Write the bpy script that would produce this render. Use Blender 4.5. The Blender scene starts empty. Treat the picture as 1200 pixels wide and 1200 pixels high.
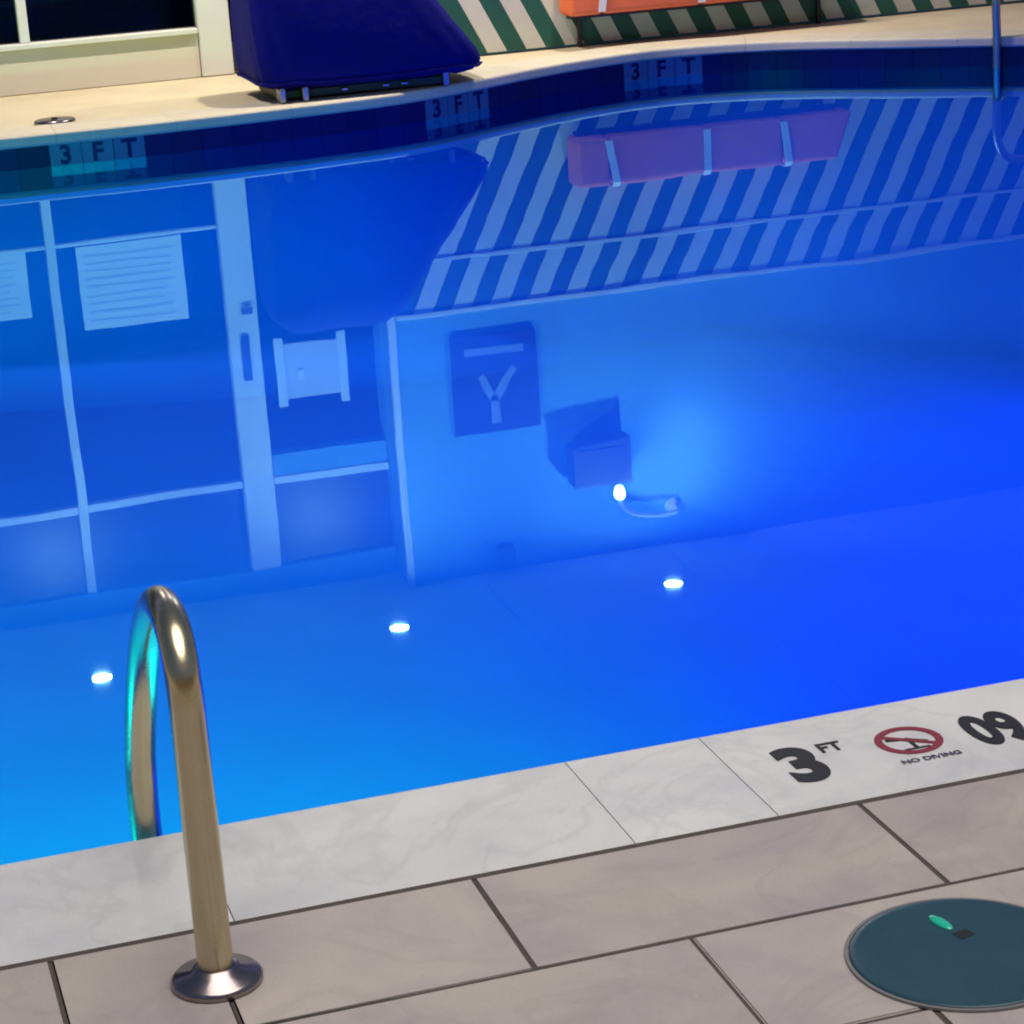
import bpy, bmesh, math, random
from mathutils import Vector, Matrix
random.seed(7)
R = math.radians
S = bpy.context.scene
C = S.collection

# ------------------------------------------------------------------ camera
CAM_H = 1.55
roll, pitch, yaw = R(-3.79), R(17.243), R(16.045)
fwd = Vector((math.sin(yaw)*math.cos(pitch), math.cos(yaw)*math.cos(pitch), -math.sin(pitch)))
rt = Vector((math.cos(yaw), -math.sin(yaw), 0)); up = rt.cross(fwd)
cr, sr = math.cos(roll), math.sin(roll)
cx, cy = rt*cr + up*sr, up*cr - rt*sr
cam = bpy.data.cameras.new('camera'); camo = bpy.data.objects.new('camera', cam); C.objects.link(camo)
m = Matrix((cx, cy, -fwd)).transposed().to_4x4(); m.translation = (0, 0, CAM_H)
camo.matrix_world = m
cam.sensor_fit = 'HORIZONTAL'; cam.sensor_width = 36.0; cam.lens = 36.0*2800/1200
cam.clip_start = 0.05; cam.clip_end = 1000
S.camera = camo

# ------------------------------------------------------------------ world, sun, exposure
SUN_EL, SUN_AZ = R(76), R(150)
w = bpy.data.worlds.new('World'); S.world = w; w.use_nodes = True
nt = w.node_tree; bg = nt.nodes['Background']
sky = nt.nodes.new('ShaderNodeTexSky'); sky.sky_type = 'NISHITA'; sky.sun_disc = False
sky.sun_elevation = SUN_EL; sky.sun_rotation = SUN_AZ; sky.dust_density = 3.0
nt.links.new(sky.outputs[0], bg.inputs['Color']); bg.inputs['Strength'].default_value = 0.05
sl = bpy.data.lights.new('sun', 'SUN'); sl.energy = 2.05; sl.angle = R(50); sl.color = (1.0, 0.93, 0.84)
so = bpy.data.objects.new('sun', sl); C.objects.link(so)
sd = Vector((math.sin(SUN_AZ)*math.cos(SUN_EL), math.cos(SUN_AZ)*math.cos(SUN_EL), math.sin(SUN_EL)))
so.rotation_euler = sd.to_track_quat('Z', 'Y').to_euler(); so.location = sd*30
S.view_settings.view_transform = 'Standard'; S.view_settings.look = 'None'
S.view_settings.exposure = 0.0; S.view_settings.gamma = 1.0
S.cycles.max_bounces = 5; S.cycles.diffuse_bounces = 2; S.cycles.glossy_bounces = 3; S.cycles.transparent_max_bounces = 8
S.cycles.caustics_reflective = False; S.cycles.caustics_refractive = False
S.cycles.sample_clamp_indirect = 6.0
S.cycles.filter_width = 2.0
S.cycles.use_adaptive_sampling = True; S.cycles.adaptive_threshold = 0.02

# ------------------------------------------------------------------ materials
def mat(name, col, rough=0.6, metal=0.0, noise=0.0, scale=6.0, bump=0.0, bscale=60.0, rnd=0.0, spec=0.5, stretch=(1, 1, 1), col2=None, coat=0.0):
    mt = bpy.data.materials.new(name); mt.use_nodes = True
    t = mt.node_tree; b = t.nodes['Principled BSDF']; L = t.links.new
    b.inputs['Roughness'].default_value = rough; b.inputs['Metallic'].default_value = metal
    b.inputs['Specular IOR Level'].default_value = spec
    b.inputs['Coat Weight'].default_value = coat
    tc = t.nodes.new('ShaderNodeTexCoord'); geo = t.nodes.new('ShaderNodeNewGeometry')
    mp = t.nodes.new('ShaderNodeMapping'); mp.inputs['Scale'].default_value = stretch
    L(geo.outputs['Position'], mp.inputs['Vector'])
    out = None
    if noise > 0 or col2 is not None:
        n1 = t.nodes.new('ShaderNodeTexNoise'); n1.inputs['Scale'].default_value = scale; n1.inputs['Detail'].default_value = 8; n1.inputs['Roughness'].default_value = 0.62
        L(mp.outputs[0], n1.inputs['Vector'])
        r = t.nodes.new('ShaderNodeValToRGB'); r.color_ramp.elements[0].position = 0.3; r.color_ramp.elements[1].position = 0.7
        c2 = col2 if col2 is not None else tuple(c*(1-noise) for c in col)
        r.color_ramp.elements[0].color = (*c2, 1); r.color_ramp.elements[1].color = (*col, 1)
        L(n1.outputs['Fac'], r.inputs['Fac']); out = r.outputs['Color']
        rr = t.nodes.new('ShaderNodeMapRange'); rr.inputs['To Min'].default_value = max(0, rough-0.12); rr.inputs['To Max'].default_value = min(1, rough+0.12)
        L(n1.outputs['Fac'], rr.inputs['Value']); L(rr.outputs[0], b.inputs['Roughness'])
    if rnd > 0:
        oi = t.nodes.new('ShaderNodeObjectInfo')
        mr = t.nodes.new('ShaderNodeMapRange'); mr.inputs['To Min'].default_value = 1-rnd; mr.inputs['To Max'].default_value = 1+rnd*0.6
        L(oi.outputs['Random'], mr.inputs['Value'])
        hv = t.nodes.new('ShaderNodeHueSaturation')
        L(mr.outputs[0], hv.inputs['Value'])
        if out is None: hv.inputs['Color'].default_value = (*col, 1)
        else: L(out, hv.inputs['Color'])
        out = hv.outputs['Color']
    if out is None: b.inputs['Base Color'].default_value = (*col, 1)
    else: L(out, b.inputs['Base Color'])
    if bump > 0:
        n2 = t.nodes.new('ShaderNodeTexNoise'); n2.inputs['Scale'].default_value = bscale; n2.inputs['Detail'].default_value = 6
        L(mp.outputs[0], n2.inputs['Vector'])
        bp = t.nodes.new('ShaderNodeBump'); bp.inputs['Strength'].default_value = bump; bp.inputs['Distance'].default_value = 0.01
        L(n2.outputs['Fac'], bp.inputs['Height']); L(bp.outputs[0], b.inputs['Normal'])
    return mt

def emit(name, col, st):
    mt = bpy.data.materials.new(name); mt.use_nodes = True
    t = mt.node_tree; t.nodes.clear()
    e = t.nodes.new('ShaderNodeEmission'); e.inputs[0].default_value = (*col, 1); e.inputs[1].default_value = st
    o = t.nodes.new('ShaderNodeOutputMaterial'); t.links.new(e.outputs[0], o.inputs[0]); return mt

def sheet(name, tint, gloss, ior, wave=0.0, rough=0.01):
    """clear sheet: fresnel mix of a mirror and a tinted see-through"""
    mt = bpy.data.materials.new(name); mt.use_nodes = True
    t = mt.node_tree; t.nodes.clear(); L = t.links.new
    o = t.nodes.new('ShaderNodeOutputMaterial'); mx = t.nodes.new('ShaderNodeMixShader')
    fr = t.nodes.new('ShaderNodeFresnel'); fr.inputs['IOR'].default_value = ior
    tr = t.nodes.new('ShaderNodeBsdfTransparent'); tr.inputs[0].default_value = (*tint, 1)
    gl = t.nodes.new('ShaderNodeBsdfGlossy'); gl.inputs['Color'].default_value = (*gloss, 1); gl.inputs['Roughness'].default_value = rough
    L(fr.outputs[0], mx.inputs[0]); L(tr.outputs[0], mx.inputs[1]); L(gl.outputs[0], mx.inputs[2]); L(mx.outputs[0], o.inputs[0])
    if wave:
        geo = t.nodes.new('ShaderNodeNewGeometry')
        hs = []
        for sc, amp, st in ((0.9, 1.0, (1, 1, 1)), (3.0, 0.16, (1, 0.8, 1))):
            mp = t.nodes.new('ShaderNodeMapping'); mp.inputs['Scale'].default_value = st
            L(geo.outputs['Position'], mp.inputs['Vector'])
            n = t.nodes.new('ShaderNodeTexNoise'); n.inputs['Scale'].default_value = sc; n.inputs['Detail'].default_value = 1
            L(mp.outputs[0], n.inputs['Vector'])
            mu = t.nodes.new('ShaderNodeMath'); mu.operation = 'MULTIPLY'; mu.inputs[1].default_value = amp
            L(n.outputs['Fac'], mu.inputs[0]); hs.append(mu)
        ad = t.nodes.new('ShaderNodeMath'); L(hs[0].outputs[0], ad.inputs[0]); L(hs[1].outputs[0], ad.inputs[1])
        bp = t.nodes.new('ShaderNodeBump'); bp.inputs['Strength'].default_value = 1.0; bp.inputs['Distance'].default_value = wave
        L(ad.outputs[0], bp.inputs['Height']); L(bp.outputs[0], gl.inputs['Normal'])
    return mt

def stone_mat(name, cols, vein, rough, rnd):
    """mottled stone: two broad tints, finer grain, soft veins, small shift from piece to piece"""
    mt = bpy.data.materials.new(name); mt.use_nodes = True
    t = mt.node_tree; b = t.nodes['Principled BSDF']; L = t.links.new
    geo = t.nodes.new('ShaderNodeNewGeometry'); oi = t.nodes.new('ShaderNodeObjectInfo')
    sh = t.nodes.new('ShaderNodeVectorMath'); sh.operation = 'MULTIPLY_ADD'
    cmb = t.nodes.new('ShaderNodeCombineXYZ')
    for k in range(3): L(oi.outputs['Random'], cmb.inputs[k])
    L(cmb.outputs[0], sh.inputs[0]); sh.inputs[1].default_value = (37, 23, 0); L(geo.outputs['Position'], sh.inputs[2])
    def noise(sc, det, dist=0.0, rg=0.55):
        n = t.nodes.new('ShaderNodeTexNoise'); n.inputs['Scale'].default_value = sc; n.inputs['Detail'].default_value = det
        n.inputs['Distortion'].default_value = dist; n.inputs['Roughness'].default_value = rg
        L(sh.outputs[0], n.inputs['Vector']); return n
    def mixc(f, a, bb):
        m_ = t.nodes.new('ShaderNodeMix'); m_.data_type = 'RGBA'
        for sock, v in ((m_.inputs[0], f), (m_.inputs[6], a), (m_.inputs[7], bb)):
            if isinstance(v, tuple): sock.default_value = (*v, 1)
            elif isinstance(v, float): sock.default_value = v
            else: L(v, sock)
        return m_.outputs[2]
    def rng(src, lo, hi, a=0.0, bb=1.0):
        r = t.nodes.new('ShaderNodeMapRange'); r.inputs[1].default_value = lo; r.inputs[2].default_value = hi; r.inputs[3].default_value = a; r.inputs[4].default_value = bb
        L(src, r.inputs[0]); return r.outputs[0]
    n1 = noise(3.2, 3, 0.6); n2 = noise(9.0, 6, 0.3, 0.65); n3 = noise(140.0, 3); n4 = noise(2.4, 4, 1.6)
    c = mixc(rng(n1.outputs['Fac'], 0.38, 0.62), cols[0], cols[1])
    c = mixc(rng(n2.outputs['Fac'], 0.45, 0.75, 0.0, 0.55), c, cols[2])
    wv = t.nodes.new('ShaderNodeMath'); wv.operation = 'ABSOLUTE'
    sb = t.nodes.new('ShaderNodeMath'); sb.operation = 'SUBTRACT'; sb.inputs[1].default_value = 0.5
    L(n4.outputs['Fac'], sb.inputs[0]); L(sb.outputs[0], wv.inputs[0])
    c = mixc(rng(wv.outputs[0], 0.0, 0.045, vein, 0.0), c, cols[3])
    c = mixc(rng(n3.outputs['Fac'], 0.55, 0.8, 0.0, 0.35), c, cols[3])
    hv = t.nodes.new('ShaderNodeHueSaturation'); L(rng(oi.outputs['Random'], 0, 1, 1-rnd, 1+rnd), hv.inputs['Value']); L(c, hv.inputs['Color'])
    L(hv.outputs[0], b.inputs['Base Color'])
    L(rng(n2.outputs['Fac'], 0.3, 0.7, rough-0.12, rough+0.12), b.inputs['Roughness'])
    bp = t.nodes.new('ShaderNodeBump'); bp.inputs['Strength'].default_value = 0.25; bp.inputs['Distance'].default_value = 0.002
    ad = t.nodes.new('ShaderNodeMath'); L(n3.outputs['Fac'], ad.inputs[0]); L(n2.outputs['Fac'], ad.inputs[1])
    L(ad.outputs[0], bp.inputs['Height']); L(bp.outputs[0], b.inputs['Normal'])
    return mt

M = dict(
    tile=stone_mat('deck_tile', ((0.465, 0.41, 0.365), (0.385, 0.335, 0.34), (0.48, 0.435, 0.41), (0.27, 0.23, 0.22)), 0.2, 0.5, 0.07),
    grout=mat('grout', (0.095, 0.074, 0.067), 0.9, noise=0.3, scale=40),
    coping=stone_mat('coping_stone', ((0.70, 0.70, 0.68), (0.57, 0.57, 0.595), (0.74, 0.73, 0.71), (0.45, 0.45, 0.46)), 0.3, 0.45, 0.04),
    farcoping=mat('pale_coping', (0.68, 0.61, 0.47), 0.6, noise=0.12, scale=5, rnd=0.04, bump=0.1),
    ground=mat('cream_paving', (0.68, 0.58, 0.39), 0.75, noise=0.16, scale=3, bump=0.15, bscale=40),
    plaster=mat('pool_plaster', (0.001, 0.14, 0.72), 0.75, noise=0.12, scale=2.0),
    navy=mat('navy_tile', (0.001, 0.003, 0.11), 0.4, spec=0.2, rnd=0.2),
    marktile=mat('marker_tile', (0.035, 0.12, 0.30), 0.35),
    ink=mat('black_ink', (0.012, 0.012, 0.016), 0.55),
    red=mat('red_ink', (0.24, 0.02, 0.045), 0.55),
    wall=mat('cream_render', (0.72, 0.66, 0.57), 0.8, noise=0.07, scale=2, bump=0.12, bscale=80),
    upper=mat('blue_lit_render', (0.12, 0.34, 0.55), 0.8, noise=0.07, scale=2, bump=0.12, bscale=80),  # blue of the wall's reflection in the pool put into its paint
    white=mat('white_paint', (0.76, 0.76, 0.73), 0.5, noise=0.06, scale=4),
    soffit=mat('white_soffit', (0.70, 0.70, 0.68), 0.8, noise=0.05, scale=3),
    green=mat('green_stripe', (0.012, 0.115, 0.085), 0.6, rnd=0.15, noise=0.2, scale=8),
    pale=mat('pale_stripe', (0.64, 0.64, 0.58), 0.65, rnd=0.06, noise=0.08, scale=8),
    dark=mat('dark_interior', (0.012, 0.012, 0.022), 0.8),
    frame=mat('dark_frame', (0.03, 0.035, 0.06), 0.4),
    cover=mat('navy_fabric', (0.003, 0.003, 0.17), 0.85, noise=0.2, scale=9, bump=0.4, bscale=14, spec=0.2),
    black=mat('black_plastic', (0.012, 0.012, 0.014), 0.5),
    orange=mat('orange_vinyl', (1.0, 0.19, 0.06), 0.5, noise=0.12, scale=12, bump=0.2, bscale=30),
    strap=mat('pale_strap', (0.85, 0.78, 0.80), 0.6),
    steel=mat('steel', (0.70, 0.70, 0.70), 0.18, metal=1.0, noise=0.06, scale=30),
    dullsteel=mat('dull_steel', (0.30, 0.31, 0.33), 0.35, metal=1.0, noise=0.1, scale=30),
    warm_metal=mat('warm_reflecting_steel', (0.60, 0.52, 0.345), 0.24, metal=1.0, noise=0.05, scale=40),  # warm reflections on the steel rail put into the metal colour
    plate=mat('base_plate', (0.35, 0.30, 0.30), 0.22, metal=1.0, noise=0.15, scale=30),
    lid=mat('teal_lid', (0.018, 0.066, 0.096), 0.35, noise=0.12, scale=10, bump=0.05, bscale=120),
    lidrim=mat('grey_collar', (0.20, 0.19, 0.19), 0.5, noise=0.1, scale=20),
    glint=mat('painted_green_glint', (0.02, 0.55, 0.36), 0.12, coat=1.0),
    paper=mat('white_notice', (0.80, 0.82, 0.82), 0.5),
    print_=mat('grey_print', (0.62, 0.65, 0.68), 0.6),
    sign=mat('dark_blue_sign', (0.012, 0.02, 0.12), 0.45),
    signink=mat('sign_print', (0.20, 0.28, 0.42), 0.5),
    speaker=mat('charcoal_housing', (0.03, 0.032, 0.04), 0.6),
    tan=mat('tan_render', (0.48, 0.36, 0.22), 0.85, noise=0.12, scale=2, bump=0.2, bscale=60),
    roof=mat('roof_sheet', (0.16, 0.16, 0.17), 0.8, noise=0.1, scale=3),
    frosted=sheet('satin_glass', (0.30, 0.33, 0.37), (1, 1, 1), 1.5, rough=0.4),
    glass=sheet('window_glass', (0.35, 0.38, 0.42), (1, 1, 1), 1.5),
    water=sheet('pool_water', (0.40, 0.72, 1.0), (0.30, 0.84, 0.95), 1.333, wave=0.0016, rough=0.010),
    bulb=emit('lamp_glow', (1.0, 0.95, 0.88), 30.0),
    led=emit('pool_lamp_glow', (0.0, 0.25, 1.0), 0.6),
)

# ------------------------------------------------------------------ helpers
def obj(name, verts, faces, material, parent=None, smooth=False, loc=None):
    me = bpy.data.meshes.new(name); me.from_pydata([tuple(v) for v in verts], [], faces); me.update()
    bm = bmesh.new(); bm.from_mesh(me); bmesh.ops.recalc_face_normals(bm, faces=bm.faces); bm.to_mesh(me); bm.free()
    me.materials.append(M[material] if isinstance(material, str) else material)
    if smooth:
        for p in me.polygons: p.use_smooth = True
    o = bpy.data.objects.new(name, me); C.objects.link(o)
    if parent: o.parent = parent
    if loc: o.location = loc
    return o

def from_bm(name, bm, material, parent=None, smooth=False, loc=None):
    me = bpy.data.meshes.new(name); bmesh.ops.recalc_face_normals(bm, faces=bm.faces); bm.to_mesh(me); bm.free()
    me.materials.append(M[material])
    if smooth:
        for p in me.polygons: p.use_smooth = True
    o = bpy.data.objects.new(name, me); C.objects.link(o)
    if parent: o.parent = parent
    if loc: o.location = loc
    return o

def add_box(bm, x0, x1, y0, y1, z0, z1, bev=0.0, seg=1):
    r = bmesh.ops.create_cube(bm, size=1.0)
    vs = r['verts']
    for v in vs:
        v.co = Vector((x0 if v.co.x < 0 else x1, y0 if v.co.y < 0 else y1, z0 if v.co.z < 0 else z1))
    if bev > 0:
        es = list({e for v in vs for e in v.link_edges})
        bmesh.ops.bevel(bm, geom=es, offset=bev, segments=seg, affect='EDGES', profile=0.7)

def box(name, x0, x1, y0, y1, z0, z1, material, parent=None, bev=0.004, seg=1):
    bm = bmesh.new(); ox = parent.location if (parent and parent.type == 'EMPTY') else Vector()
    add_box(bm, x0-ox.x, x1-ox.x, y0-ox.y, y1-ox.y, z0-ox.z, z1-ox.z, bev, seg)
    return from_bm(name, bm, material, parent)

def tube_mesh(pts, rad, n=20, cap=True):
    pts = [Vector(p) for p in pts]; vs = []; fs = []
    prev = None
    for i, p in enumerate(pts):
        t = (pts[min(i+1, len(pts)-1)] - pts[max(i-1, 0)]).normalized()
        if prev is None:
            a = Vector((1, 0, 0)) if abs(t.x) < 0.9 else Vector((0, 1, 0))
            u = t.cross(a).normalized()
        else:
            u = (prev - t*prev.dot(t)).normalized()
        prev = u; v = t.cross(u)
        r = rad[i] if isinstance(rad, (list, tuple)) else rad
        for k in range(n):
            a = 2*math.pi*k/n; vs.append(p + u*math.cos(a)*r + v*math.sin(a)*r)
    for i in range(len(pts)-1):
        for k in range(n):
            a, b = i*n+k, i*n+(k+1) % n; fs.append((a, b, b+n, a+n))
    if cap: fs.append(tuple(range(n))[::-1]); fs.append(tuple(range((len(pts)-1)*n, len(pts)*n)))
    return vs, fs

def smoothpath(P, sub=8):
    P = [Vector(p) for p in P]; out = []
    for i in range(len(P)-1):
        p0, p1, p2, p3 = P[max(i-1, 0)], P[i], P[i+1], P[min(i+2, len(P)-1)]
        for s in range(sub):
            t = s/sub
            out.append(0.5*((2*p1) + (p2-p0)*t + (2*p0-5*p1+4*p2-p3)*t*t + (3*p1-p0-3*p2+p3)*t**3))
    out.append(P[-1]); return out

def lathe(prof, n=40):
    vs, fs = [], []
    for r, z in prof:
        for k in range(n):
            a = 2*math.pi*k/n; vs.append((r*math.cos(a), r*math.sin(a), z))
    for i in range(len(prof)-1):
        for k in range(n):
            a, b = i*n+k, i*n+(k+1) % n; fs.append((a, b, b+n, a+n))
    fs.append(tuple(range(n))[::-1]); fs.append(tuple(range((len(prof)-1)*n, len(prof)*n)))
    return vs, fs

def thing(name, label, cat, loc=(0, 0, 0), group=None):
    o = bpy.data.objects.new(name, None); C.objects.link(o); o.location = loc
    o['label'] = label; o['category'] = cat
    if group: o['group'] = group
    return o

def tag(o, label, cat, group=None):
    o['label'] = label; o['category'] = cat
    if group: o['group'] = group
    return o

def text(name, s, size, material, parent, mw, bold=0.0, squeeze=1.0, ext=0.0006):
    cu = bpy.data.curves.new(name, 'FONT'); cu.body = s; cu.size = size; cu.align_x = 'CENTER'; cu.align_y = 'CENTER'
    cu.extrude = ext; cu.offset = bold; cu.resolution_u = 6
    tmp = bpy.data.objects.new('tmp', cu); C.objects.link(tmp)
    dg = bpy.context.evaluated_depsgraph_get(); dg.update()
    me = bpy.data.meshes.new_from_object(tmp.evaluated_get(dg))
    bpy.data.objects.remove(tmp); bpy.data.curves.remove(cu)
    me.transform(Matrix.Diagonal((squeeze, 1, 1, 1)))
    me.transform(mw); me.materials.clear(); me.materials.append(M[material])
    o = bpy.data.objects.new(name, me); C.objects.link(o); o.parent = parent; return o

# ------------------------------------------------------------------ pool outline (coping's inner edge)
ZW = -0.165
NEAR = 3.457
ctrl = [(4.6, NEAR), (5.7, 3.75), (6.8, 4.9), (7.5, 6.6), (7.75, 8.4), (7.4, 10.3), (6.95, 11.15), (6.42, 11.72), (5.87, 12.16), (5.31, 12.60),
        (4.75, 12.76), (4.30, 12.66), (3.90, 12.48), (3.50, 12.24), (3.15, 12.05), (2.81, 11.94), (2.225, 11.87), (1.575, 11.83), (0.95, 11.84), (-1.2, 11.86),
        (-2.6, 11.7), (-3.6, 10.8), (-3.95, 9.0), (-3.95, 6.4), (-3.7, 4.6), (-3.2, 3.8), (-2.4, NEAR)]
curve = smoothpath([(x, y, 0) for x, y in ctrl], 8)
line = [Vector((-2.4 + 7.0*i/28, NEAR, 0)) for i in range(1, 28)]
OUT = curve + line          # closed, counter-clockwise (interior on the left)

def offset(P, d):
    n = len(P); r = []
    for i in range(n):
        t = (P[(i+1) % n] - P[i-1]).normalized()
        r.append(P[i] + Vector((t.y, -t.x, 0))*d)
    return r

CW = 0.348
outer = offset(OUT, CW + 0.006)
wallp = offset(OUT, 0.03)
tilep = offset(OUT, 0.022)
N = len(OUT)

# ground: one sheet with the pool cut out
def ring_sheet(name, inner, ext, z, material):
    bm = bmesh.new()
    iv = [bm.verts.new((p.x, p.y, z)) for p in inner]
    x0, x1, y0, y1 = ext
    ov = [bm.verts.new((x, y, z)) for x, y in ((x0, y0), (x1, y0), (x1, y1), (x0, y1))]
    es = [bm.edges.new((iv[i], iv[(i+1) % len(iv)])) for i in range(len(iv))]
    es += [bm.edges.new((ov[i], ov[(i+1) % 4])) for i in range(4)]
    bmesh.ops.triangle_fill(bm, use_beauty=True, edges=es)
    for f in list(bm.faces):
        if f.normal.z < 0: f.normal_flip()
    return from_bm(name, bm, material)
g = ring_sheet('ground', outer, (-300, 300, -300, 300), -0.012, 'ground'); g['kind'] = 'structure'

# pool basin: walls and sloping floor
def zf(p): return -1.05 - 0.55*max(0.0, min(1.0, (p.x+1.0)/7.5))
vs, fs = [], []
rings = [(0.03, 0.0)] + [(0.03, 0.42)] + [(0.03-0.75*(1-math.cos(k*math.pi/16)), 0.42+0.58*math.sin(k*math.pi/16)) for k in range(1, 9)]
for d_, t_ in rings:
    for p in offset(OUT, d_): vs.append((p.x, p.y, -0.055+(zf(p)+0.055)*t_))
for k in range(len(rings)-1):
    for i in range(N):
        a, b = k*N+i, k*N+(i+1) % N; fs.append((a, b, b+N, a+N))
basin = obj('pool_basin', vs, fs, 'plaster', smooth=True); basin['kind'] = 'structure'
bm = bmesh.new(); fl = [bm.verts.new((p.x, p.y, zf(p))) for p in offset(OUT, rings[-1][0])]
es = [bm.edges.new((fl[i], fl[(i+1) % N])) for i in range(N)]
bmesh.ops.triangle_fill(bm, use_beauty=True, edges=es)
from_bm('pool_floor', bm, 'plaster', basin)

# water
bm = bmesh.new(); wv = [bm.verts.new((p.x, p.y, ZW)) for p in offset(OUT, 0.0225)]
f = bm.faces.new(wv); f.normal_update()
if f.normal.z < 0: f.normal_flip()
me = bpy.data.meshes.new('pool_water'); bm.to_mesh(me); bm.free(); me.materials.append(M['water'])
water = bpy.data.objects.new('pool_water', me); C.objects.link(water); water['kind'] = 'structure'

# arc-length helpers along the outline
seg = [(OUT[(i+1) % N]-OUT[i]).length for i in range(N)]
cum = [0.0]
for s in seg: cum.append(cum[-1]+s)
TOT = cum[-1]
def along(P, s):
    s %= TOT
    import bisect
    i = min(bisect.bisect_right(cum, s)-1, N-1); t = (s-cum[i])/seg[i]
    return P[i].lerp(P[(i+1) % N], t)
def s_near(x): return cum[len(curve)-1] + (x+2.4)      # arc position of a point on the straight near edge

# coping: stones with a rounded nose, each its own piece
coping = thing('pool_coping', 'x', 'x'); del coping['label'], coping['category']; coping['kind'] = 'structure'
def stone(s0, s1, material):
    g_ = 0.0009; s0 += g_; s1 -= g_
    nsub = max(2, int((s1-s0)/0.08)); T = 0.058; r = 0.016
    prof = [(CW, -T), (CW, -0.004), (CW-0.004, 0.0), (r, 0.0), (r*0.5, -0.0022), (r*0.14, -r*0.5), (0, -r), (0, -T+0.01), (0.01, -T)]
    prof = prof[::-1]
    vs, fs = [], []; K = len(prof)
    for j in range(nsub+1):
        s = s0+(s1-s0)*j/nsub
        a = along(OUT, s); b = along(outer, s); d = (b-a).normalized()
        for q, z in prof: vs.append(a + d*q + Vector((0, 0, z)))
    for j in range(nsub):
        for k in range(K):
            a, b = j*K+k, j*K+(k+1) % K; fs.append((a, b, b+K, a+K))
    fs.append(tuple(range(K))); fs.append(tuple(range(nsub*K, nsub*K+K))[::-1])
    return obj('coping_stone', vs, fs, material, coping)
js = [-2.61, -2.0, -1.39, -0.78, -0.17, 0.44, 1.052, 1.285, 1.905, 2.515, 3.125, 3.735, 4.345]
stones = {}
for a, b in zip(js[:-1], js[1:]):
    stones[a] = stone(s_near(a), s_near(b), 'coping')
sA, sB = s_near(4.345), s_near(-2.61)+TOT
n = int(round((sB-sA)/0.6))
for i in range(n):
    stone(sA+(sB-sA)*i/n, sA+(sB-sA)*(i+1)/n, 'farcoping')

# marks on the near coping
mk = stones[1.285]
def flat(x, y, z=0.0012): return Matrix.Translation((x, y, z))
text('depth_number', '3', 0.180, 'ink', mk, flat(1.396, 3.262), bold=0.0085, squeeze=0.80)
text('depth_unit', 'FT', 0.050, 'ink', mk, flat(1.463, 3.312), bold=0.0008, squeeze=0.8)
text('depth_number', '09', 0.165, 'ink', mk, flat(1.738, 3.264), bold=0.0065, squeeze=0.58)
text('warning_text', 'NO DIVING', 0.020, 'plate', mk, flat(1.592, 3.205), bold=0.0003)
def ringmesh(ro, ri, z0, z1, n=40):
    vs, fs = [], []
    for r, z in ((ro, z0), (ro, z1), (ri, z1), (ri, z0)):
        for k in range(n):
            a = 2*math.pi*k/n; vs.append((r*math.cos(a), r*math.sin(a), z))
    for i in range(4):
        for k in range(n):
            a, b = i*n+k, i*n+(k+1) % n; c, d = ((i+1) % 4)*n+(k+1) % n, ((i+1) % 4)*n+k; fs.append((a, b, c, d))
    return vs, fs
vs, fs = ringmesh(0.056, 0.043, 0.0004, 0.0016)
obj('warning_ring', [(x+1.590, y+3.284, z) for x, y, z in vs], fs, 'red', mk)
bm = bmesh.new(); add_box(bm, -0.047, 0.047, -0.005, 0.005, 0.0005, 0.0014)
bm.transform(Matrix.Translation((1.590, 3.284, 0)) @ Matrix.Rotation(R(-38), 4, 'Z')); from_bm('warning_slash', bm, 'red', mk)
bm = bmesh.new()                                    # diving figure: head, bent body, legs, water line
for (px, py, lx, ly, an) in ((1.590, 3.286, .007, .007, 45), (1.572, 3.293, .018, .0045, -12), (1.606, 3.278, .014, .004, -35), (1.590, 3.268, .0035, .014, 0), (1.590, 3.250, .022, .003, 0)):
    b2 = bmesh.new(); add_box(b2, -lx, lx, -ly, ly, 0.0006, 0.0011); b2.transform(Matrix.Translation((px, py, 0)) @ Matrix.Rotation(R(an), 4, 'Z'))
    tm = bpy.data.meshes.new('t'); b2.to_mesh(tm); b2.free(); bm.from_mesh(tm); bpy.data.meshes.remove(tm)
from_bm('warning_pictogram', bm, 'ink', mk)

# waterline tiles: navy pieces with pale marker pieces let in
band = thing('waterline_tiles', 'x', 'x'); del band['label'], band['category']; band['kind'] = 'structure'
def band_piece(s0, s1, material, z0=-0.30, z1=-0.0592, name='tile', proud=0.0, nsub=None):
    nsub = nsub or max(1, int((s1-s0)/0.07)); vs, fs = [], []
    for j in range(nsub+1):
        s = s0+(s1-s0)*j/nsub
        a = along(OUT, s); b = along(outer, s); d = (b-a).normalized()
        p, q = a+d*(0.022-proud), a+d*0.034
        vs += [(p.x, p.y, z1), (p.x, p.y, z0), (q.x, q.y, z0), (q.x, q.y, z1)]
    for j in range(nsub):
        for k in range(4):
            a, b = j*4+k, j*4+(k+1) % 4; fs.append((a, b, b+4, a+4))
    fs.append((0, 1, 2, 3)); e = nsub*4; fs.append((e+3, e+2, e+1, e))
    return obj(name, vs, fs, material, band)
def s_at(x, y):
    best = min(range(N), key=lambda i: (OUT[i].x-x)**2+(OUT[i].y-y)**2)
    bs = min((cum[best]+d*0.01 for d in range(-60, 61)), key=lambda s: (along(OUT, s).x-x)**2+(along(OUT, s).y-y)**2)
    return bs % TOT
marks = [(1.42, 11.83), (3.36, 12.16), (4.72, 12.76)]
occ = []
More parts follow.
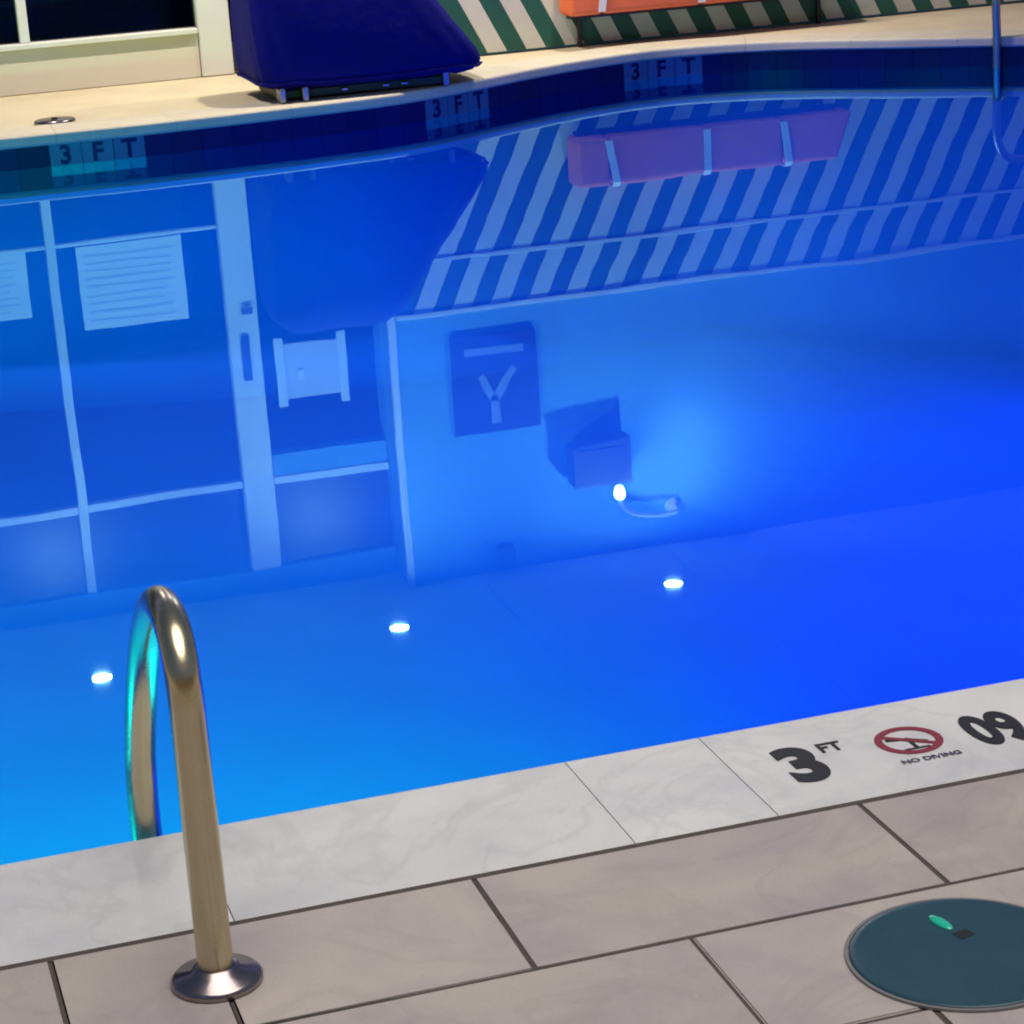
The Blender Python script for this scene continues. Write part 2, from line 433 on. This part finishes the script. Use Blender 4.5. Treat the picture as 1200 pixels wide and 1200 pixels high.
for x, y in marks:
    c = s_at(x, y); occ.append((c-0.235, c+0.235))
    for k, ch in enumerate('3FT'):
        cc = c + (1-k)*0.157
        t_ = band_piece(cc-0.0765, cc+0.0765, 'marktile', z0=-0.215, proud=0.003, name='marker_tile')
        a = along(OUT, cc); d = (along(outer, cc)-a).normalized(); p = a + d*0.0185
        xa = Vector((d.y, -d.x, 0)); 
        mw = Matrix((( xa.x, 0, -d.x, p.x), (xa.y, 0, -d.y, p.y), (0, 1, 0, -0.117), (0, 0, 0, 1)))
        text('depth_letter', ch, 0.125, 'navy', t_, mw, bold=0.004, ext=0.001)
    band_piece(c-0.235, c+0.235, 'navy', z0=-0.30, z1=-0.2165)
vis0, vis1 = s_at(6.95, 11.15), s_at(-1.2, 11.86)
s = vis0; P_ = 0.155
while s < vis1:
    e = s+P_
    for a, b in occ:
        if s < b-1e-6 and e > a+1e-6:
            if s < a: e = a
            else: s = b; e = s+P_
    if e-s > 0.02: band_piece(s+0.0008, e-0.0008, 'navy')
    s = e
s = vis1; L_ = vis0+TOT-vis1
n = int(L_/0.62)
for i in range(n): band_piece(vis1+L_*i/n, vis1+L_*(i+1)/n, 'navy', nsub=6)

# underwater lamps in the near and side walls
def pool_lamp(x, y, z, dirv, power, col, label):
    d = Vector(dirv).normalized()
    t = thing('pool_lamp', label, 'lamp', (x, y, z), 'round lamps set in the pool wall')
    q = d.to_track_quat('Z', 'Y').to_matrix().to_4x4()
    vs, fs = lathe([(0.10, -0.01), (0.13, -0.01), (0.135, 0.006), (0.125, 0.018), (0.105, 0.014)], 28)
    obj('rim', [q @ Vector(v) for v in vs], fs, 'steel', t, True)
    vs, fs = lathe([(0.104, 0.004), (0.104, 0.012), (0.06, 0.022), (0.01, 0.026)], 28)
    obj('lens', [q @ Vector(v) for v in vs], fs, 'led', t, True)
    l = bpy.data.lights.new('pool_lamp_light', 'SPOT'); l.spot_size = R(100); l.spot_blend = 0.8; l.shadow_soft_size = 0.10; l.energy = power; l.color = col
    lo = bpy.data.objects.new('pool_lamp_light', l); C.objects.link(lo); lo.parent = t
    lo.location = d*0.05; lo.rotation_euler = (-d).to_track_quat('Z', 'Y').to_euler()
BL, CYN = (0.0, 0.03, 1.0), (0.0, 1.0, 0.17)
LP = 900
pool_lamp(-1.5, NEAR-0.015, -0.45, (0.3, 1, -0.66), LP*3.6, CYN, 'round underwater lamp in near pool wall, farthest left of the row')
pool_lamp(1.5, NEAR-0.015, -0.45, (-0.4, 1, -0.64), LP*2.4, CYN, 'round underwater lamp in near pool wall just below the depth mark')
pool_lamp(4.4, NEAR-0.015, -0.45, (0.0, 1, -0.75), LP*1.25, BL, 'round underwater lamp in near pool wall, farthest right of the row')
pool_lamp(6.62, 4.7, -0.5, (-0.75, 0.65, -0.4), LP*0.8, BL, 'round underwater lamp in the curved right pool wall, nearer the deck')
pool_lamp(7.74, 8.2, -0.5, (-1, 0.1, -0.4), LP*0.85, BL, 'round underwater lamp in the curved right pool wall, nearer the building')
pool_lamp(-3.94, 8.2, -0.5, (1, 0.1, -0.4), LP*1.4, BL, 'round underwater lamp in the curved left pool wall')

# ------------------------------------------------------------------ near deck tiles
deck = box('deck_bed', -3.2, 5.6, -0.3, 3.1085, -0.0118, -0.0022, 'grout', bev=0); deck['kind'] = 'structure'
TL, TW, GP, GY = 0.619, 0.3045, 0.0046, 0.0062
def tile_mesh(L_, W_):
    bm = bmesh.new(); add_box(bm, 0, L_, 0, W_, -0.004, 0.0, 0.0)
    es = [e for e in bm.edges if all(v.co.z > -0.001 for v in e.verts)]
    bmesh.ops.bevel(bm, geom=es, offset=0.0022, segments=2, affect='EDGES')
    me = bpy.data.meshes.new('tile'); bmesh.ops.recalc_face_normals(bm, faces=bm.faces); bm.to_mesh(me); bm.free(); me.materials.append(M['tile']); return me
box('joint_sealant', -3.2, 5.6, 3.0945, 3.1084, -0.0021, -0.0008, 'grout', deck, bev=0)
full = tile_mesh(TL-GP, TW-GY)
offs = [0.1753, 1.019, 1.233, 0.62, 0.25, 0.88, 0.43, 1.1, 0.05, 0.7, 0.3]
for r in range(11):
    y1 = 3.0990 - r*TW; y0 = y1-TW
    x = offs[r]-TL*5
    while x < 5.0:
        if r == 0 and abs(x-0.1753) < 1e-3:
            for xa, xb in ((0.1753, 0.392), (0.392, 0.1753+TL)):
                o = bpy.data.objects.new('tile', tile_mesh(xb-xa-GP, TW-GY)); C.objects.link(o); o.parent = deck; o.location = (xa+GP/2, y0+GY/2, 0)
        else:
            o = bpy.data.objects.new('tile', full); C.objects.link(o); o.parent = deck
            o.location = (x+GP/2, y0+GY/2, random.uniform(-0.0007, 0.0003))
        x += TL

# ------------------------------------------------------------------ pool building
YG, YS, XR, ZC = 13.65, 13.35, 3.17, 2.80
bd = thing('pool_building', 'long pool building with dark windows, glass door, striped wall and overhanging soffit', 'building', (3, 14, 0))
XL, XE = -6.0, 13.0
box('sill_wall', XL, 2.265, YG+0.0, YG+0.16, -0.01, 0.235, 'wall', bd)
box('sill_board', XL, 2.262, YG-0.03, YG+0.14, 0.237, 0.268, 'white', bd)
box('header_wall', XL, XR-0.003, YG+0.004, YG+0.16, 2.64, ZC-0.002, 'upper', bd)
box('door_post', 2.268, 2.452, YG-0.015, YG+0.15, -0.01, 2.637, 'white', bd, bev=0.008)
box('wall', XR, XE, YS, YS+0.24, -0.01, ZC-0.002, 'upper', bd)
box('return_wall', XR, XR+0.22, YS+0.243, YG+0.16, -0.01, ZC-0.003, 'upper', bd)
box('corner_bead', XR-0.012, XR+0.03, YS-0.012, YS+0.03, -0.01, ZC-0.006, 'white', bd)
mulls = [1.302-1.02*k for k in range(0, 7)]
for x in mulls: box('mullion', x-0.027, x+0.027, YG+0.0, YG+0.12, 0.270, 2.637, 'white', bd)
edges = [2.266] + [x for x in mulls]
for k in range(len(edges)-1):
    x1 = edges[k]-(0.027 if k else 0.0); x0 = edges[k+1]+0.027
    box('transom_bar', x0+0.001, x1-0.001, YG+0.004, YG+0.11, 2.088, 2.136, 'white', bd)
    box('low_rail', x0+0.001, x1-0.001, YG+0.02, YG+0.09, 0.535, 0.558, 'white', bd)
    wlo = box('window', x0+0.001, x1-0.001, YG+0.05, YG+0.058, 0.560, 2.086, 'glass', bd, bev=0)
    box('window', x0+0.001, x1-0.001, YG+0.05, YG+0.058, 0.270, 0.533, 'glass', bd, bev=0)
    box('window', x0+0.001, x1-0.001, YG+0.05, YG+0.058, 2.138, 2.637, 'frosted', bd, bev=0)
# door with dark rails, head and transom light
dr = box('door', 2.458, 3.160, YG+0.02, YG+0.07, 0.012, 0.16, 'frame', bd)
box('stile', 2.458, 2.53, YG+0.02, YG+0.07, 0.162, 1.86, 'frame', dr)
box('stile', 3.085, 3.160, YG+0.02, YG+0.07, 0.162, 1.86, 'frame', dr)
box('top_rail', 2.458, 3.160, YG+0.02, YG+0.07, 1.862, 1.948, 'frame', dr)
box('pane', 2.532, 3.083, YG+0.041, YG+0.049, 0.162, 1.86, 'glass', dr, bev=0)
vs, fs = tube_mesh([(2.565, YG-0.03, 0.86), (2.565, YG-0.03, 1.18)], 0.012, 12); obj('handle', vs, fs, 'steel', dr, True)
box('latch_glint', 2.52, 2.63, YG-0.035, YG+0.02, 1.028, 1.056, 'steel', dr)
box('closer', 2.95, 3.155, YG-0.06, YG+0.018, 1.97, 2.05, 'frame', dr)
for o in dr.children: o.matrix_parent_inverse = Matrix()
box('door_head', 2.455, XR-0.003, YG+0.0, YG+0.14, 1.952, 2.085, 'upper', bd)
box('transom_bar', 2.455, XR-0.003, YG-0.004, YG+0.12, 2.088, 2.136, 'white', bd)
box('window', 2.455, XR-0.003, YG+0.05, YG+0.058, 2.138, 2.637, 'frosted', bd, bev=0)
box('lock_plate', 2.335, 2.385, YG-0.028, YG-0.016, 1.20, 1.46, 'frame', bd)
box('lock_plate', 2.36, 2.42, YG-0.035, YG-0.016, 1.02, 1.065, 'steel', bd)
# room behind the glass
box('room_floor', XL, XE, YG+0.161, 17.9, -0.0105, 0.02, 'dark', bd, bev=0)
box('room_back_wall', XL, XE, 17.9, 18.1, -0.01, 3.3, 'dark', bd, bev=0)
box('room_side_wall', XL-0.15, XL-0.002, YG, 18.1, -0.01, 3.3, 'wall', bd, bev=0)
box('room_side_wall', XE+0.002, XE+0.15, YS, 18.1, -0.01, 3.3, 'wall', bd, bev=0)
box('room_partition', XR+0.222, XR+0.30, YS+0.243, 17.89, 0.022, ZC-0.004, 'dark', bd, bev=0)
box('room_ceiling', XL, XE, YG+0.162, 17.89, ZC+0.002, ZC+0.05, 'dark', bd, bev=0)
# overhang
YF = 9.6
sof = box('soffit', XL-0.3, XE+0.3, YF, YG+0.159, ZC, ZC+0.03, 'soffit', bd, bev=0)
box('fascia', XL-0.32, XE+0.32, YF-0.03, YF-0.002, ZC-0.03, ZC+0.42, 'white', bd)
box('roof', XL-0.31, XE+0.31, YF, 18.3, ZC+0.12, ZC+0.40, 'roof', bd)
for k in range(int((XE-XL)/1.2)+1):
    x = XL + 1.2*k
    box('soffit_batten', x-0.012, x+0.012, YF+0.01, YS-0.02, ZC-0.006, ZC-0.0005, 'soffit', bd, bev=0)
# striped dado: slanting boards, green and pale in turn
ZS0, ZS1, SL, PER = 0.006, 1.125, -0.5, 0.2355
k = 0
x = 4.049 - PER*6
def board(xc, wd, z0, z1, material):
    # parallelogram clipped at the corner bead
    def xl(z, s): return max(XR+0.035, min(XE-0.02, xc + s*wd/2 + SL*z))
    zs = [z0 + (z1-z0)*i/6 for i in range(7)]; vs, fs = [], []
    for z in zs:
        a, b = xl(z, -1), xl(z, 1)
        vs += [(a-3, YS-0.022-14, z), (b-3, YS-0.022-14, z), (b-3, YS-0.001-14, z), (a-3, YS-0.001-14, z)]
    if vs[1][0]-vs[0][0] < 0.004 and vs[-3][0]-vs[-4][0] < 0.004: return
    for i in range(6):
        for q in range(4):
            a, b = i*4+q, i*4+(q+1) % 4; fs.append((a, b, b+4, a+4))
    fs.append((0, 1, 2, 3)); e = 24; fs.append((e+3, e+2, e+1, e))
    obj('stripe_board', vs, fs, material, bd)
while x < XE+0.6:
    wd = PER/2-0.003
    for (z0, z1) in ((ZS0, 0.812), (0.842, ZS1)):
        board(x, wd*0.98, z0, z1, 'green'); board(x+PER/2, wd*1.02, z0, z1, 'pale')
    x += PER
box('dado_rail', XR+0.036, XE, YS-0.030, YS-0.001, 0.815, 0.839, 'pale', bd)
box('dado_cap', XR+0.036, XE, YS-0.036, YS-0.001, ZS1+0.002, ZS1+0.032, 'wall', bd)

# ------------------------------------------------------------------ lamps under the soffit
def downlight(x, y, label):
    t = thing('downlight', label, 'lamp', (x, y, ZC), 'small round downlights in the soffit')
    vs, fs = lathe([(0.053, -0.003), (0.058, -0.010), (0.074, -0.008), (0.078, 0.0)], 28); obj('trim_ring', vs, fs, 'white', t, True)
    vs, fs = lathe([(0.004, -0.006), (0.03, -0.0055), (0.052, -0.0030)], 24); obj('bulb', vs, fs, 'bulb', t, True)
    l = bpy.data.lights.new('downlight_light', 'AREA'); l.shape = 'DISK'; l.size = 0.10; l.energy = 60; l.color = (1.0, 0.90, 0.74)
    lo = bpy.data.objects.new('downlight_light', l); C.objects.link(lo); lo.parent = t; lo.location = (0, 0, -0.0075)
LY = 12.616
downlight(1.20, LY, 'lit downlight in soffit above the window mullion, seen reflected left of the near grab rail')
downlight(2.91, LY, 'lit downlight in soffit above the glass door, middle of the three')
downlight(4.59, LY, 'lit downlight in soffit above the wall lamp, rightmost of the three')

# ------------------------------------------------------------------ things on the building
ns = thing('notice_sheet', 'white printed notice on the window between mullion and door post', 'notice', (1.75, YG+0.045, 0.57))
def notice(t, w_, h_, n):
    box('sheet', t.location.x-w_/2, t.location.x+w_/2, t.location.y-0.008, t.location.y, t.location.z, t.location.z+h_, 'paper', t, bev=0.002)
    for i in range(n):
        z = t.location.z + h_*(0.12+0.76*i/(n-1)); a = random.uniform(0.02, 0.09)
        box('print_line', t.location.x-w_/2+0.04, t.location.x+w_/2-0.03-a, t.location.y-0.0095, t.location.y-0.0082, z, z+0.012, 'print_', t, bev=0)
notice(ns, 0.61, 0.49, 9)
ns2 = thing('notice_sheet', 'white printed notice on the window left of the thin mullion', 'notice', (0.80, YG+0.045, 0.562))
notice(ns2, 0.72, 0.39, 8)
dn = thing('door_notice', 'pale notice with bright side strips on the glass door', 'notice', (2.752, YG+0.036, 1.26))
box('sheet', 2.55, 2.955, YG+0.030, YG+0.036, 1.30, 1.62, 'print_', dn)
box('side_strip', 2.535, 2.59, YG+0.022, YG+0.029, 1.26, 1.66, 'paper', dn)
box('side_strip', 2.915, 2.968, YG+0.022, YG+0.029, 1.26, 1.68, 'paper', dn)
box('print_block', 2.66, 2.70, YG+0.024, YG+0.029, 1.44, 1.51, 'paper', dn)

sg = thing('wall_sign', 'dark blue square sign with pale figure on the wall above the stripes', 'sign', (3.785, YS, 1.31))
box('plate', 3.517, 4.052, YS-0.024, YS-0.001, 1.31, 1.915, 'sign', sg)
box('text_bar', 3.60, 3.97, YS-0.028, YS-0.0245, 1.385, 1.44, 'signink', sg, bev=0)
def limb(p, q, w_):
    p, q = Vector((p[0], 0, p[1])), Vector((q[0], 0, q[1])); d = (q-p).normalized(); nrm = Vector((-d.z, 0, d.x))*w_/2
    vs = []
    for y in (YS-0.0285, YS-0.0245):
        for v in (p-nrm, q-nrm*0.8, q+nrm*0.8, p+nrm): vs.append((v.x-3.785, y-YS, v.z-1.31))
    return obj('figure_stroke', vs, [(0, 1, 2, 3), (7, 6, 5, 4), (0, 1, 5, 4), (1, 2, 6, 5), (2, 3, 7, 6), (3, 0, 4, 7)], 'signink', sg)
limb((3.775, 1.86), (3.77, 1.68), 0.06); limb((3.77, 1.70), (3.69, 1.555), 0.05); limb((3.77, 1.70), (3.90, 1.52), 0.055)

# loudspeaker box and the arm lamp above it
sp = thing('wall_loudspeaker', 'dark box loudspeaker on the wall beside the bright wall lamp', 'loudspeaker', (4.38, YS, 2.02))
bm = bmesh.new(); add_box(bm, -0.18, 0.19, -0.17, -0.03, 0.0, 0.28, 0.015, 2)
for v in bm.verts:
    if v.co.x < 0: v.co.z = 0.03 + v.co.z*0.86
from_bm('housing', bm, 'speaker', sp)
bm = bmesh.new(); add_box(bm, -0.15, 0.16, -0.177, -0.1705, 0.05, 0.23, 0.003); from_bm('grille', bm, 'black', sp)
bm = bmesh.new(); add_box(bm, -0.03, 0.05, -0.042, -0.001, 0.10, 0.20, 0.004); from_bm('bracket', bm, 'steel', sp)
wl = thing('wall_lamp', 'lit round wall lamp on a curved pale arm above the loudspeaker', 'lamp', (4.87, YS, 2.50))
arm = smoothpath([(0.0, -0.001, 0.02), (0.0, -0.10, 0.03), (-0.08, -0.15, 0.028), (-0.20, -0.16, 0.02), (-0.30, -0.16, -0.01), (-0.37, -0.16, -0.07), (-0.39, -0.16, -0.11)], 5)
vs, fs = tube_mesh(arm, 0.014, 12); obj('arm', vs, fs, 'white', wl, True)
vs, fs = lathe([(0.045, -0.0), (0.05, 0.01), (0.02, 0.03)], 24)
obj('wall_rose', [(x, -z-0.001, y+0.02) for x, y, z in vs], fs, 'white', wl, True)
bm = bmesh.new(); bmesh.ops.create_uvsphere(bm, u_segments=20, v_segments=12, radius=0.036); bm.transform(Matrix.Translation((-0.39, -0.16, -0.16)))
from_bm('bulb', bm, 'bulb', wl, True)
l = bpy.data.lights.new('wall_lamp_light', 'SPOT'); l.energy = 170; l.spot_size = R(125); l.spot_blend = 1.0; l.shadow_soft_size = 0.03; l.color = (1.0, 0.70, 0.74)
lo = bpy.data.objects.new('wall_lamp_light', l); C.objects.link(lo); lo.parent = wl; lo.location = (-0.345, -0.165, -0.165); lo.rotation_euler = (Vector((-0.345, -0.165, -0.165))-Vector((0.02, 0.0, -0.36))).to_track_quat('Z', 'Y').to_euler()
cb = thing('ceiling_sensor', 'small dark sensor box high on the wall under the soffit', 'sensor', (3.77, YS, 2.62))
bm = bmesh.new(); add_box(bm, -0.05, 0.05, -0.09, -0.001, 0, 0.14, 0.01, 2); from_bm('housing', bm, 'speaker', cb)
vs, fs = lathe([(0.03, 0), (0.028, 0.01), (0.012, 0.02)], 16); obj('lens', [(x, -0.09-z, y+0.06) for x, y, z in vs], fs, 'black', cb, True)

# ------------------------------------------------------------------ navy covered equipment at the far edge
cv = thing('covered_pool_lift', 'navy fabric cover over equipment standing at the far pool edge', 'equipment', (2.9, 12.42, 0.0))
rows = [(0.060, 2.38, 3.42, 12.10, 12.74), (0.075, 2.325, 3.47, 12.06, 12.78), (0.115, 2.30, 3.50, 12.04, 12.80), (0.17, 2.293, 3.485, 12.045, 12.80),
        (0.26, 2.29, 3.42, 12.06, 12.80), (0.40, 2.29, 3.32, 12.09, 12.79), (0.58, 2.295, 3.20, 12.14, 12.78), (0.76, 2.29, 3.08, 12.20, 12.75),
        (0.88, 2.33, 2.99, 12.25, 12.71), (0.935, 2.40, 2.92, 12.31, 12.65), (0.955, 2.52, 2.80, 12.40, 12.58)]
n = 72; vs, fs = [], []
for i, (z, x0, x1, y0, y1) in enumerate(rows):
    for k in range(n):
        a = 2*math.pi*k/n; c, s_ = math.cos(a), math.sin(a); e = 0.32
        ux, uy = math.copysign(abs(c)**e, c), math.copysign(abs(s_)**e, s_)
        fold = 0.012*math.sin(a*7+z*3)+0.008*math.sin(a*17+1.3+z*7)
        f_ = (1+fold*(1.0 if z < 0.5 else 0.5))
        vs.append(((x0+x1)/2-2.9+ux*(x1-x0)/2*f_, (y0+y1)/2-12.42+uy*(y1-y0)/2*f_, z+0.004*math.sin(a*9)))
for i in range(len(rows)-1):
    for k in range(n):
        a, b = i*n+k, i*n+(k+1) % n; fs.append((a, b, b+n, a+n))
fs.append(tuple(range((len(rows)-1)*n, len(rows)*n)))
cov = obj('cover', vs, fs, 'cover', cv, True)
hem = [Vector(vs[2*n+k]) + Vector((0, 0, -0.02)) for k in range(n)]; hem.append(hem[0])
hv, hf = tube_mesh(hem, 0.008, 8, cap=False); obj('hem', hv, hf, 'cover', cov, True)
box('base_plate', 2.40, 3.30, 12.13, 12.68, 0.004, 0.058, 'black', cv, bev=0.01)
for (x, y) in ((2.40, 12.03), (2.52, 12.03), (3.28, 12.09)):
    bm = bmesh.new(); add_box(bm, x-2.9-0.016, x-2.9+0.016, y-12.42, y-12.42+0.10, 0.001, 0.075, 0.006); from_bm('foot', bm, 'dullsteel', cv)
for x in (2.74, 2.96, 3.06):
    bm = bmesh.new(); add_box(bm, x-2.9-0.018, x-2.9+0.018, -0.315, -0.288, 0.026, 0.042, 0.004); from_bm('bolt', bm, 'warm_metal', cv)

# small lid on the far deck
fl_ = thing('deck_lid', 'small brown lid in the far cream paving by the window', 'lid', (1.27, 12.28, -0.012))
vs, fs = lathe([(0.105, 0.0), (0.105, 0.016), (0.098, 0.022), (0.02, 0.024)], 32); obj('disc', vs, fs, 'plate', fl_, True)
vs, fs = lathe([(0.016, 0.02), (0.016, 0.03), (0.01, 0.033)], 16); obj('knob', vs, fs, 'black', fl_, True)

# ------------------------------------------------------------------ bench with orange padding
bn = thing('padded_bench', 'low bench with orange padding and pale straps before the striped wall', 'bench', (5.1, 13.18, 0))
cuts = [4.30, 4.50, 5.10, 5.585, 6.035]
for a, b in zip(cuts[:-1], cuts[1:]):
    bm = bmesh.new(); add_box(bm, a+0.006-5.1, b-0.006-5.1, -0.09, 0.135, 0.185, 0.465, 0.03, 3)
    if b > 5.9:
        for v in bm.verts:
            if v.co.x > 0.7: v.co.x -= 0.09*(v.co.z-0.2)/0.25
    from_bm('cushion', bm, 'orange', bn, True)
for x, dx in ((4.49, 0.04), (5.10, 0.0), (5.585, 0.03)):
    pts = []
    x -= 5.1
    vs = []
    for (y, z, o_) in ((-0.097, 0.20, 0), (-0.097, 0.445, dx), (-0.07, 0.473, dx), (0.11, 0.473, dx), (0.14, 0.445, dx), (0.14, 0.2, 0)):
        vs += [(x-0.022-o_*0.0+o_, y, z), (x+0.022+o_, y, z)]
    f_ = [(2*i, 2*i+1, 2*i+3, 2*i+2) for i in range(5)]
    o = obj('strap', vs, f_, 'strap', bn); md = o.modifiers.new('t', 'SOLIDIFY'); md.thickness = 0.006; md.offset = 0
box('seat_frame', 4.34, 5.98, 13.20, 13.29, 0.160, 0.183, 'black', bn)
for x in (4.42, 5.92):
    box('leg', x-0.012, x+0.012, 13.285, 13.309, -0.0115, 0.159, 'black', bn, bev=0.002)

# ------------------------------------------------------------------ rails
def rail(name, label, x, path, rad, material, pl, base_y, z0):
    t = thing(name, label, 'grab rail', (x, base_y, z0))
    vs, fs = tube_mesh(smoothpath([(px-x, y-base_y, z-z0) for px, y, z in path], 8), rad, 28); obj('tube', vs, fs, material, t, True)
    vs, fs = lathe([(0.063, 0.0005), (0.063, 0.008), (0.058, 0.013), (0.034, 0.019), (0.030, 0.026), (0.026, 0.027)], 40); obj('base_plate', vs, fs, pl, t, True)
    return t
rail('grab_rail', 'hooped steel grab rail with painted warm reflections on the near deck beside the water', 0.384,
     [(.384, 2.938, 0.0), (.384, 2.938, 0.12), (.384, 2.938, 0.25), (.384, 2.938, 0.36), (.384, 2.940, 0.413), (.384, 2.953, 0.457), (.385, 2.993, 0.489), (.386, 3.06, 0.497), (.388, 3.16, 0.476), (.391, 3.29, 0.41),
      (.391, 3.40, 0.326), (.387, 3.47, 0.233), (.378, 3.503, 0.123), (.374, 3.506, 0.05), (.373, 3.506, -0.02), (.373, 3.506, -0.3), (.373, 3.506, -0.75)],
     0.0245, 'warm_metal', 'plate', 2.938, 0.0)
# far rail: hoop on the far right edge
fr = thing('pool_ladder_rail', 'pale steel hooped rail at the far right edge of the pool', 'grab rail', (6.30, 11.80, 0))
d = Vector((0.93, 0.37, 0)).normalized()
hoop = smoothpath([tuple(d*0.55+Vector((0, 0, 0.0))), tuple(d*0.55+Vector((0, 0, 0.22))), tuple(d*0.47+Vector((0, 0, 0.33))), tuple(d*0.27+Vector((0, 0, 0.37))), tuple(d*0.08+Vector((0, 0, 0.33))), tuple(d*0.0+Vector((0, 0, 0.22))), (0, 0, 0.0), (0, 0, -0.15), (0, 0, -0.34)], 8)
vs, fs = tube_mesh(hoop, 0.0235, 20); obj('tube', vs, fs, 'dullsteel', fr, True)
vs, fs = lathe([(0.06, -0.011), (0.06, 0.008), (0.03, 0.018)], 28); obj('base_plate', [(a+d.x*0.55, b+d.y*0.55, c) for a, b, c in vs], fs, 'steel', fr, True)

# ------------------------------------------------------------------ round lid in the near deck
ld = thing('skimmer_lid', 'round dark teal lid with painted green glint in the near tiled deck', 'lid', (1.335, 2.60, 0.0))
vs, fs = ringmesh(0.1585, 0.1535, 0.0002, 0.004, 64); obj('collar', vs, fs, 'lidrim', ld)
vs, fs = lathe([(0.1525, 0.0003), (0.1525, 0.0042), (0.1495, 0.0058), (0.142, 0.0052), (0.01, 0.0056)], 64); obj('disc', vs, fs, 'lid', ld, True)
bm = bmesh.new(); bmesh.ops.create_uvsphere(bm, u_segments=18, v_segments=10, radius=1.0)
bm.transform(Matrix.Translation((0.008, 0.083, 0.0058)) @ Matrix.Rotation(R(100), 4, 'Z') @ Matrix.Diagonal((0.025, 0.0095, 0.0045, 1)))
from_bm('latch_glint', bm, 'glint', ld, True)  # reflected green highlight built as a coloured bump on the lid
bm = bmesh.new(); add_box(bm, -0.012, 0.012, -0.010, 0.010, 0.0057, 0.0062, 0.0); bm.transform(Matrix.Translation((0.021, 0.041, 0)) @ Matrix.Rotation(R(15), 4, 'Z')); from_bm('finger_hole', bm, 'black', ld)

# ------------------------------------------------------------------ unseen tan wall added behind the viewer to warm rail and glass reflections
cw = thing('reflection_wall', 'tan rendered wall added behind the near deck only for reflections', 'wall', (2, -7, 0))
box('wall', -16, 20, -7.25, -7.0, -0.011, 3.2, 'tan', cw)
box('cap', -16.05, 20.05, -7.30, -6.95, 3.202, 3.28, 'white', cw)
